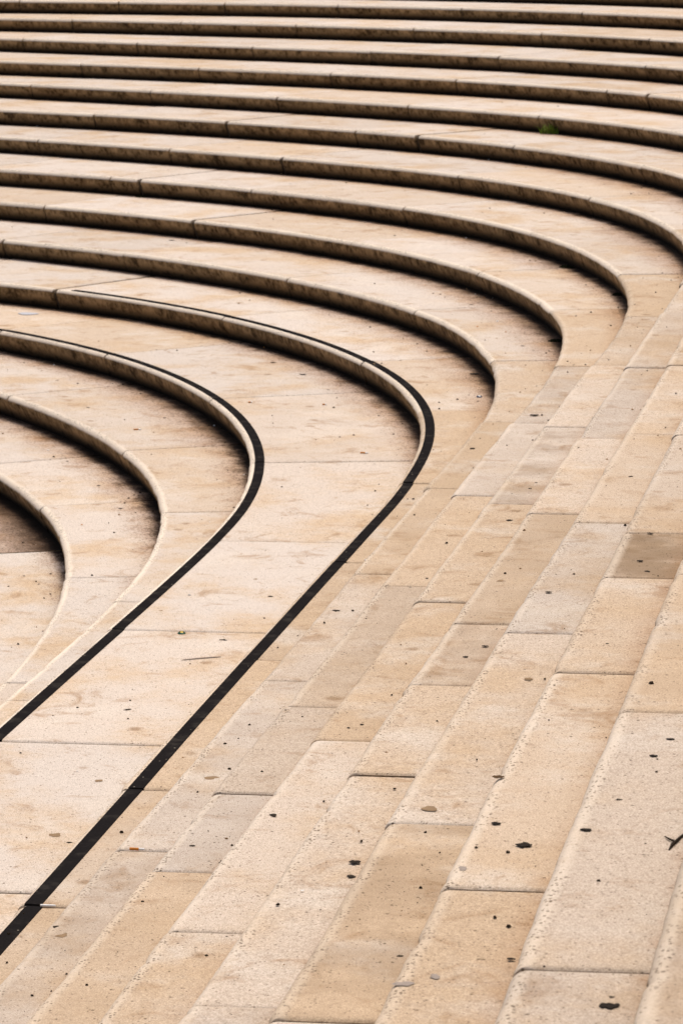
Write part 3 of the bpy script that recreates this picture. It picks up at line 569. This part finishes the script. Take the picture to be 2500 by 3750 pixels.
ORD = ['', 'first', 'second', 'third', 'fourth', 'fifth', 'sixth', 'seventh', 'eighth', 'ninth', 'tenth', 'eleventh', 'twelfth', 'thirteenth']
def step_phrase(k):
    if k == 0: return 'bowl floor'
    if k == 1: return 'lowest curved step beside the dark bowl corner'
    if k == 2: return 'step just below the lower black strip'
    if k == 3: return 'wide landing behind the lower black strip'
    if k == 4: return 'step edged with the upper black strip'
    return ORD[k - 4] + ' step above the upper black strip'
STEP_LABEL = {
    1: 'lowest curved stone step around the black grimy corner of the bowl floor',
    2: 'plain curved stone step just below the one with the lower black strip',
    3: 'wide stone landing step with the lower black grip strip along its nose',
    4: 'stone step with the upper black grip strip, above the wide landing',
}
STEPS = {}
def gap_at(k, s):
    for kk, f in WIDE:
        if kk == k and abs(f * LINES[k].L - s) < 0.02: return 0.034
    return 0.007 + 0.008 * ((s * 7.31 + k * 0.37) % 1.0)
for k in range(1, TOP):
    L = LINES[k]
    i = len(L.s) // 2
    loc = (float(L.p[i, 0]), float(L.p[i, 1]), (k - 1) * RISE)
    lab = STEP_LABEL.get(k, 'plain curved limestone step, the %s one above the upper black strip' % (ORD[k - 4] if k > 4 else ''))
    root = empty('stone_step', loc, lab, 'step', 'curved stone steps of the bowl')
    STEPS[k] = root
    js = step_joints(k)
    cuts = [0.0] + js + [L.L]
    rs = random.Random(500 + k)
    for a, b in zip(cuts[:-1], cuts[1:]):
        blk, dn, dz, tilt, ab = make_block(k, a, b, root, 0.6, rs, gap_at(k, a), gap_at(k, b))
        if a > 0: make_filler(k, a, blk, root)
        if k == 3 or (k == 4 and b < 0.0 + STRIP4_END * L.L + 1e-6):
            make_strip(k, blk, (dn, dz, tilt, ab), root)
        elif k == 4 and a < STRIP4_END * L.L:
            make_strip(k, blk, (dn, dz, tilt, (ab[0], STRIP4_STOP * L.L)), root)

# ------------------------------------------------------------------ setting: floor of the bowl, upper plaza, ground
def floor_slabs():
    L = LINES[1]
    root = empty('bowl_floor', (-3, 16, 0), 'grimy stone floor of the bowl at its lowest corner', None, None, 'structure')
    js = sorted([L.near(p)[0] for p in ((-1.45, 14.95), (-1.48, 17.2))])
    cuts = [0.0]
    for s in np.arange(1.5, js[0] - 1.0, 1.6): cuts.append(float(s))
    cuts += js
    for s in np.arange(js[1] + 1.6, L.L - 1.0, 1.6): cuts.append(float(s))
    cuts.append(L.L)
    rs = random.Random(3)
    for a, b in zip(cuts[:-1], cuts[1:]):
        a, b = a + 0.005, b - 0.005
        ss = np.linspace(a, b, max(3, int((b - a) / 0.09)))
        P0, D, B = L.at(ss), L.cross(ss, True), bend_of(L.head(ss))
        ts = (0.10, 0.0, -0.05, -0.15, -0.3, -0.5, -0.8, -1.2, -1.8)
        dz = rs.uniform(-0.002, 0.002)
        verts, foot, nose, bend = [], [], [], []
        for i in range(len(ss)):
            ring = [(t, dz) for t in ts] + [(ts[-1], -0.08), (ts[0], -0.08)]
            for t, z in ring:
                x, y = P0[i] + D[i] * t
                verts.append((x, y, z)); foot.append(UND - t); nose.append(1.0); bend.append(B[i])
        m = len(ts) + 2
        faces = []
        for i in range(len(ss) - 1):
            for j in range(m):
                j2 = (j + 1) % m
                faces.append((i * m + j, (i + 1) * m + j, (i + 1) * m + j2, i * m + j2))
        faces.append(tuple(range(m))); faces.append(tuple((len(ss) - 1) * m + j for j in range(m))[::-1])
        faces = [f[::-1] for f in faces]
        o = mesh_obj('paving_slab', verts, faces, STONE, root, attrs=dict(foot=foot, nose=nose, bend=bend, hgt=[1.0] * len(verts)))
        o['tint'] = rs.random(); o['tone'] = rs.uniform(0.9, 1.02); o['wear'] = rs.uniform(0, 9)
        o['edge'] = 0.0; o['stained'] = 0.25 if a > js[1] - 0.05 else 0.0
        o['tone'] = 1.05
        o['grime_shade'] = 1.6 if a > js[1] - 0.05 else 0.42; o['tint'] = rs.uniform(0.7, 1.0)
floor_slabs()

def plaza_material():
    q = NT('plaza paving')
    br = q.n('ShaderNodeTexBrick')
    q.put(br.inputs['Vector'], q.scaled((1.0, 1.0, 0.0)))
    br.inputs['Scale'].default_value = 1.0
    br.inputs['Brick Width'].default_value = 1.4
    br.inputs['Row Height'].default_value = 0.7
    br.inputs['Mortar Size'].default_value = 0.006
    br.inputs['Color1'].default_value = (0.46, 0.37, 0.28, 1)
    br.inputs['Color2'].default_value = (0.50, 0.42, 0.34, 1)
    br.inputs['Mortar'].default_value = (0.10, 0.075, 0.05, 1)
    n = q.noise(2.0, 6, 0.62)
    c = q.mix(1.0, br.outputs['Color'], q.mix(n, (0.75, 0.70, 0.64, 1), (1.15, 1.15, 1.15, 1)), 'MULTIPLY')
    g = q.noise(150, 3, 0.7)
    c = q.mix(1.0, c, q.mix(g, (0.75, 0.73, 0.70, 1), (1.2, 1.2, 1.2, 1)), 'MULTIPLY')
    return q.finish(c, 0.88, g, 0.3, 0.003, 0.2)
PLAZA = plaza_material()

def plaza():
    """paved ground behind the top step"""
    L = LINES[TOP]
    P0 = L.at(np.linspace(0, L.L, 120))
    z = TOP * RISE
    m = len(P0)
    verts = [(x, y, z) for x, y in P0] + [(x, y, z - RISE - 0.03) for x, y in P0]
    ex, ey = P0[-1]
    verts += [(-90, ey + 40, z), (-90, 160, z), (120, 160, z), (120, -60, z), (P0[0][0] - 10.0, -60, z)]
    faces = [(i, i + 1, m + i + 1, m + i) for i in range(m - 1)]
    faces.append(tuple(range(m))[::-1] + (2 * m + 4, 2 * m + 3, 2 * m + 2, 2 * m + 1, 2 * m))
    o = mesh_obj('upper_plaza', verts, faces, PLAZA, None, origin=(0, 0, z))
    tag(o, 'pale paved ground behind the top step', kind='structure')
plaza()
g = mesh_obj('ground', [(-600, -600, -0.09), (600, -600, -0.09), (600, 600, -0.09), (-600, 600, -0.09)], [(0, 1, 2, 3)], PLAZA, None, origin=(0, 0, -0.09))
tag(g, 'flat ground under the stone bowl', kind='structure')

# ------------------------------------------------------------------ litter
def zof(k): return k * RISE

def snap(x, y, k, margin):
    """keep a piece at least margin in front of the riser behind it"""
    L = LINES[k + 1]
    for _ in range(200):
        s, _d = L.near((x, y))
        p, d = L.at(s), L.cross(s, False)
        if (x - p[0]) * d[0] + (y - p[1]) * d[1] <= UND - margin:
            break
        x, y = x * 0.9985, y * 0.9985
    return float(x), float(y)

for kind_, m_ in (('leaf', 0.03), ('gum', 0.02), ('butt', 0.03), ('paper', 0.015), ('grass', 0.05), ('moss', 0.03), ('foil', 0.03)):
    for e in LITTER[kind_]:
        e[0], e[1] = snap(e[0], e[1], e[2], m_)

def lump(rx, ry, h, seed, n=14, rough=0.25, rings=3):
    rs = random.Random(seed)
    prof = [1 + rs.uniform(-rough, rough) for _ in range(n)]
    prof = [(prof[i - 1] + 2 * prof[i] + prof[(i + 1) % n]) / 4 for i in range(n)]
    v, f = [], []
    for r in range(rings + 1):
        q = 1 - r / rings * 0.75
        z = h * (1 - q ** 2.2)
        for i in range(n):
            a = 2 * math.pi * i / n
            v.append((rx * prof[i] * q * math.cos(a), ry * prof[i] * q * math.sin(a), z))
    v.append((0, 0, h))
    for r in range(rings):
        for i in range(n):
            j = (i + 1) % n
            f.append((r * n + i, r * n + j, (r + 1) * n + j, (r + 1) * n + i))
    for i in range(n):
        f.append((rings * n + i, rings * n + (i + 1) % n, len(v) - 1))
    f.append(tuple(range(n))[::-1])
    return v, f

def place(name, v, f, mats, x, y, z, rot=0.0, smooth=60, midx=None):
    me_v = np.asarray(v, dtype=float)
    o = mesh_obj(name, me_v, f, mats, None, origin=(0, 0, 0), smooth=smooth, midx=midx)
    o.location = (x, y, z); o.rotation_euler = (0, 0, rot)
    return o

def leaf_mesh(size, seed):
    """a dried curled leaf with thickness and ragged edge"""
    rs = random.Random(seed)
    nu, nv = 9, 5
    th = 0.0010
    curl = rs.uniform(0.03, 0.16); fold = rs.uniform(0.02, 0.12)
    v = []
    for layer in (0, 1):
        for i in range(nu):
            u = i / (nu - 1)
            wid = 0.36 * math.sin(math.pi * min(1, u * 0.92 + 0.05)) ** 0.8 + 0.02
            for j in range(nv):
                w = (j / (nv - 1) * 2 - 1)
                rr = random.Random(seed * 97 + i * 11 + j)
                jit = rr.uniform(-0.15, 0.12) if abs(w) > 0.9 else 0
                x = (u - 0.5)
                y = w * (wid + jit)
                z = curl * (u - 0.5) ** 2 + fold * abs(w) * wid + rr.uniform(0, 0.03)
                v.append((x * size, y * size, z * size * 0.8 + (th if layer else 0) + 0.0005))
    f = []
    N = nu * nv
    for i in range(nu - 1):
        for j in range(nv - 1):
            a, b, c, d_ = i * nv + j, (i + 1) * nv + j, (i + 1) * nv + j + 1, i * nv + j + 1
            f.append((a, d_, c, b)); f.append((a + N, b + N, c + N, d_ + N))
    rim = [i * nv for i in range(nu)] + [(nu - 1) * nv + j for j in range(1, nv)] + [i * nv + nv - 1 for i in range(nu - 2, -1, -1)] + [j for j in range(nv - 2, 0, -1)]
    for a, b in zip(rim, rim[1:] + rim[:1]):
        f.append((a, b, b + N, a + N))
    return v, f

def tube(path, radii, seg=8):
    v, f = [], []
    p = [Vector(q) for q in path]
    for i, q in enumerate(p):
        t = (p[min(i + 1, len(p) - 1)] - p[max(i - 1, 0)]).normalized()
        a = t.orthogonal().normalized() if abs(t.z) > 0.9 else t.cross(Vector((0, 0, 1))).normalized()
        b = t.cross(a)
        for k in range(seg):
            th = 2 * math.pi * k / seg
            v.append(tuple(q + (a * math.cos(th) + b * math.sin(th)) * radii[i]))
    for i in range(len(p) - 1):
        for k in range(seg):
            k2 = (k + 1) % seg
            f.append((i * seg + k, i * seg + k2, (i + 1) * seg + k2, (i + 1) * seg + k))
    f.append(tuple(range(seg))[::-1]); f.append(tuple((len(p) - 1) * seg + k for k in range(seg)))
    return v, f

GL, GGUM = 'dark dry leaf scraps scattered over the steps', 'trodden gum spots on the steps'
LEAF_KEY = {0: 'large black oval dried leaf, biggest one in the near foreground',
            2: 'ragged dark dried leaf near the joint at the lower right corner',
            5: 'curled brown leaf hooked over a rounded step edge',
            12: 'long black leaf lying against the curved riser below the upper black strip'}
for i, (x, y, k, s) in enumerate(LITTER['leaf']):
    v, f = leaf_mesh(s * (0.75 if i in LEAF_KEY else 0.68) * (1.35 if k <= 6 else 1.0), 30 + i)
    o = place('dead_leaf', v, f, M_LEAF2 if i in (5, 13, 24) else M_LEAF, x, y, zof(k) + 0.0015, rng.uniform(-0.35, 0.35) + (0 if i % 3 else math.pi))
    if i in LEAF_KEY:
        tag(o, LEAF_KEY[i], 'leaf', GL)
    else:
        tag(o, 'small dark scrap of dried leaf lying on a stone tread', 'leaf', GL)

FADED = set(range(40, 60)) | {28, 23}
for i, (x, y, k, s) in enumerate(LITTER['gum']):
    faded = i in FADED or s >= 0.034
    s *= 1.3 if k <= 6 else 1.0
    v, f = lump(s * 0.52, s * 0.46, 0.0008 if faded else 0.0016, 200 + i, 20, 0.62)
    m = (M_GUM3 if i in (42, 43, 44) else M_GUM2) if faded else M_GUM
    o = place('gum_spot', v, f, m, x, y, zof(k) + 0.0005, rng.uniform(0, 6))
    if i in (42, 43, 44):
        tag(o, 'faded grey spot of old gum on a foreground tread', 'gum spot', GGUM)
    elif faded:
        tag(o, 'faded brown round spot of old gum on a stone tread', 'gum spot', GGUM)
    else:
        tag(o, 'small round black spot of trodden gum on a stone tread', 'gum spot', GGUM)

def butt(x, y, k, rot, label, white=False, L=0.036):
    r = 0.0042
    root = empty('cigarette_butt', (x, y, zof(k) + 0.001), label, 'cigarette butt', 'cigarette ends dropped on the steps')
    root.rotation_euler = (0, 0, rot)
    for nm, x0, x1, m in (('filter', -L / 2, L * 0.12, M_PAPER if white else M_FILTER), ('paper', L * 0.12, L / 2, M_PAPER)):
        rr = r if nm == 'filter' else r * 0.94
        v, f = tube([(x0, 0, r), ((x0 + x1) / 2, 0.0006, r), (x1, 0, r * 0.95)], [rr, rr * 0.96, rr * (1 if nm == 'filter' else 0.8)], 10)
        o = mesh_obj(nm, v, f, m, None, origin=(0, 0, 0), smooth=50)
        o.parent = root
BL = ['orange cigarette end on the tread inside the lower black strip', 'orange cigarette end by the bend of the upper black strip',
      'orange cigarette end lying in a block joint in the left foreground', 'white cigarette end in a joint across the upper black strip',
      'small tan cigarette end on the landing left of the bend, nearer the lower black strip', 'small tan cigarette end on the landing near the shaded riser']
for i, (x, y, k) in enumerate(LITTER['butt']):
    butt(x, y, k, rng.uniform(-0.25, 0.25), BL[i], i == 3, 0.045 if i < 4 else 0.024)

PL = ['torn white paper scrap on the tread of the lowest steps', 'tiny white paper scrap on a foreground tread',
      'white paper speck on the wide landing, left foreground', 'white paper speck on a high step in the upper right',
      'white paper speck on the tread below the lower black strip', 'white paper speck near the middle of the landing']
for i, (x, y, k) in enumerate(LITTER['paper']):
    s = 0.016 if i == 0 else 0.009
    v, f = leaf_mesh(s, 700 + i)
    tag(place('paper_scrap', v, f, M_PAPER, x, y, zof(k) + 0.001, rng.uniform(0, 6)), PL[i], 'paper scrap', 'white paper scraps')

NL = ['small white pebble on the wide landing between the black strips', 'tiny pale pebble on a high step near the top']
for i, (x, y, k) in enumerate(LITTER['pebble']):
    v, f = lump(0.007, 0.006, 0.007, 900 + i, 10, 0.2)
    tag(place('pebble', v, f, M_PEB, x, y, zof(k) + 0.001), NL[i], 'pebble', 'pale pebbles')

def cap(x, y, k, label, m, m2):
    root = empty('bottle_cap', (x, y, zof(k) + 0.001), label, 'bottle cap')
    n = 42
    v, f = [], []
    for r, z, wv in ((0.0165, 0.0, 1), (0.0150, 0.004, 0.6), (0.0138, 0.0062, 0), (0.0120, 0.0070, 0)):
        for i in range(n):
            a = 2 * math.pi * i / n
            q = r + (0.0011 * wv if i % 2 else 0)
            v.append((q * math.cos(a), q * math.sin(a), z))
    for r in range(3):
        for i in range(n):
            j = (i + 1) % n
            f.append((r * n + i, r * n + j, (r + 1) * n + j, (r + 1) * n + i))
    f.append(tuple(range(n))[::-1])
    sk = mesh_obj('crimped_skirt', v, f, m, None, origin=(0, 0, 0), smooth=30); sk.parent = root
    v, f = lump(0.0075, 0.0075, 0.0006, 5, 28, 0.0)
    v = [(p[0] + 0.0, p[1], p[2] + 0.0068) for p in v]
    tp = mesh_obj('cap_top', v, f, m2, None, origin=(0, 0, 0), smooth=60); tp.parent = root
    root.rotation_euler = (0.12, 0.05, 0)
cap(*LITTER['cap'][0], 'dark green and yellow bottle cap on the wide landing between the black strips', M_GREEN, M_YELLOW)
cap(*LITTER['foil'][0], 'grey blue bottle cap by the shaded riser right of the upper black strip', M_STEEL, M_PAPER)

x, y, k = LITTER['twig'][0]
pts = [(-0.045, -0.10, 0.006), (-0.02, -0.045, 0.010), (0.0, -0.02, 0.013), (0.03, 0.03, 0.012), (0.07, 0.09, 0.010), (0.10, 0.16, 0.008)]
pts = [(a * 0.40, b * 0.6, c * 0.4) for a, b, c in pts]
v, f = tube(pts, [0.0016, 0.004, 0.0034, 0.003, 0.0024, 0.0012], 8)
v2, f2 = tube([(0.0, -0.012, 0.005), (-0.012, 0.01, 0.005), (-0.018, 0.03, 0.004)], [0.0026, 0.002, 0.001], 6)
f = f + [tuple(q + len(v) for q in t) for t in f2]
tag(place('twig', v + v2, f, M_TWIG, x, y, zof(k)), 'dark forked twig lying on the right edge of a foreground step', 'twig')

x, y, k = LITTER['grass'][0]
def blades(n, spread, hmin, hmax, seed):
    rs = random.Random(seed)
    v, f, mi = [], [], []
    for _ in range(n):
        bx, by = rs.gauss(0, spread), rs.gauss(0, spread * 0.45)
        a = rs.uniform(0, 6.28); h = rs.uniform(hmin, hmax); lean = rs.uniform(0.1, 0.8) * h; w = rs.uniform(0.002, 0.0045)
        b0 = len(v)
        px, py = -math.sin(a) * w, math.cos(a) * w
        for i in range(5):
            q = i / 4
            cx, cy, cz = bx + math.cos(a) * lean * q * q, by + math.sin(a) * lean * q * q, h * q * (1 - 0.2 * q)
            t = 1 - q * 0.95
            v += [(cx - px * t, cy - py * t, cz), (cx + px * t, cy + py * t, cz), (cx - py * t * 0.3, cy + px * t * 0.3, cz)]
        mt = 1 if rs.random() < 0.18 else 0
        for i in range(4):
            for c in range(3):
                c2 = (c + 1) % 3
                f.append((b0 + 3 * i + c, b0 + 3 * i + c2, b0 + 3 * i + 3 + c2, b0 + 3 * i + 3 + c)); mi.append(mt)
    return v, f, mi
v, f, mi = blades(150, 0.032, 0.03, 0.12, 1)
tag(place('grass_tuft', v, f, [M_GRASS, M_GRASSDRY], x, y, zof(k), 0, None, mi), 'green grass tuft growing from a riser joint on an upper right step', 'grass tuft')
ML = ['dark moss clump at a curved riser foot, right of the picture centre top', 'dark moss clump under a broken block corner, upper left steps',
      'black moss clump in the deepest shade of a right hand curve', 'black moss clump at the foot of the curve left of it']
for i, (x, y, k) in enumerate(LITTER['moss']):
    v, f = lump(0.055 if i < 2 else 0.045, 0.03, 0.014, 40 + i, 26, 0.55, 5)
    mr = random.Random(i)
    v = [(a + mr.uniform(-0.004, 0.004), b + mr.uniform(-0.004, 0.004), max(0.0, c + (mr.uniform(-0.006, 0.006) if c > 0 else 0))) for a, b, c in v]
    tag(place('moss_clump', v, f, M_MOSS, x, y, zof(k), 0, None), ML[i], 'moss', 'dark moss growing at riser feet')

# marks on the landing: parts of that step
def film(name, k, x, y, rx, ry, m, label, rot=0.0, seed=1):
    v, f = lump(rx, ry, 0.0009, seed, 22, 0.35)
    r = STEPS[k]
    o = mesh_obj(name, v, f, m, None, origin=(0, 0, 0), smooth=60)
    o.parent = r
    o.location = Vector((x, y, zof(k) + 0.0022)) - Vector(r.location)
    o.rotation_euler = (0, 0, rot)
    o['label'] = label
x, y, k = LITTER['stain'][0]
film('paint_stain', k, x + 0.01, y, 0.085, 0.055, M_BLUE, 'pale blue dried paint stain', 0, 4)
x, y, k = LITTER['streak'][0]
film('scuff_mark', k, x, y, 0.085, 0.010, M_SCUFF, 'thin grey scuff mark', 0.35, 9)

# fine crumbs swept against the risers: uncountable
def crumbs():
    rs = random.Random(11)
    v, f, mi = [], [], []
    def one(x, y, z, s, m):
        b0 = len(v)
        n = 5
        a0 = rs.uniform(0, 6)
        for i in range(n):
            a = a0 + 2 * math.pi * i / n
            q = s * rs.uniform(0.5, 1.0)
            v.append((x + q * math.cos(a), y + q * math.sin(a), z))
        for i in range(n):
            p = v[b0 + i]
            v.append((x + (p[0] - x) * 0.6, y + (p[1] - y) * 0.6, z + s * rs.uniform(0.3, 0.7)))
        for i in range(n):
            j = (i + 1) % n
            f.append((b0 + i, b0 + j, b0 + n + j, b0 + n + i)); mi.append(m)
        f.append(tuple(b0 + n + i for i in range(n))); mi.append(m)
    for k in range(1, 14):
        L = LINES[k]
        cnt = 420
        for _ in range(cnt):
            s = rs.uniform(0, L.L)
            h = math.degrees(float(L.head(s)))
            if h < 82 and rs.random() < 0.9: continue
            if h > 150 and rs.random() < 0.3: continue
            d = min(0.9, 0.012 + rs.expovariate(1 / 0.13) * (1.6 if 85 < h < 135 else 0.8))
            p = L.at(s) + L.cross(s) * (UND - d)
            if k > 1:
                lo = LINES[k - 1]
                s2, dd = lo.near(p)
                if dd < 0.05: continue
            z = (k - 1) * RISE + 0.0008
            c = rs.random()
            m = 0 if c < 0.74 else 1 if c < 0.9 else 2 if c < 0.955 else 3
            one(p[0], p[1], z, 0.0022 + rs.random() ** 3 * 0.009, m)
    # a thin sprinkle over the near treads
    for _ in range(1500):
        k = rs.randint(3, 12)
        L = LINES[k]
        s = rs.uniform(6, L.L * 0.55)
        w = LINES[k + 1].hit(L.at(s), L.cross(s)) or 0.3
        if w > 2.5: w = 0.3
        p = L.at(s) + L.cross(s) * rs.uniform(0.04, max(0.08, w - 0.03))
        one(p[0], p[1], k * RISE + 0.001, 0.0018 + rs.random() ** 4 * 0.007, 0 if rs.random() < 0.85 else 1)
    o = mesh_obj('debris', v, f, [M_CRUMB, M_CRUMBT, M_PAPER, M_FILTER], None, origin=(0, 0, 0), midx=mi)
    tag(o, 'dark crumbs of dirt and leaf washed against the risers', kind='stuff')
crumbs()
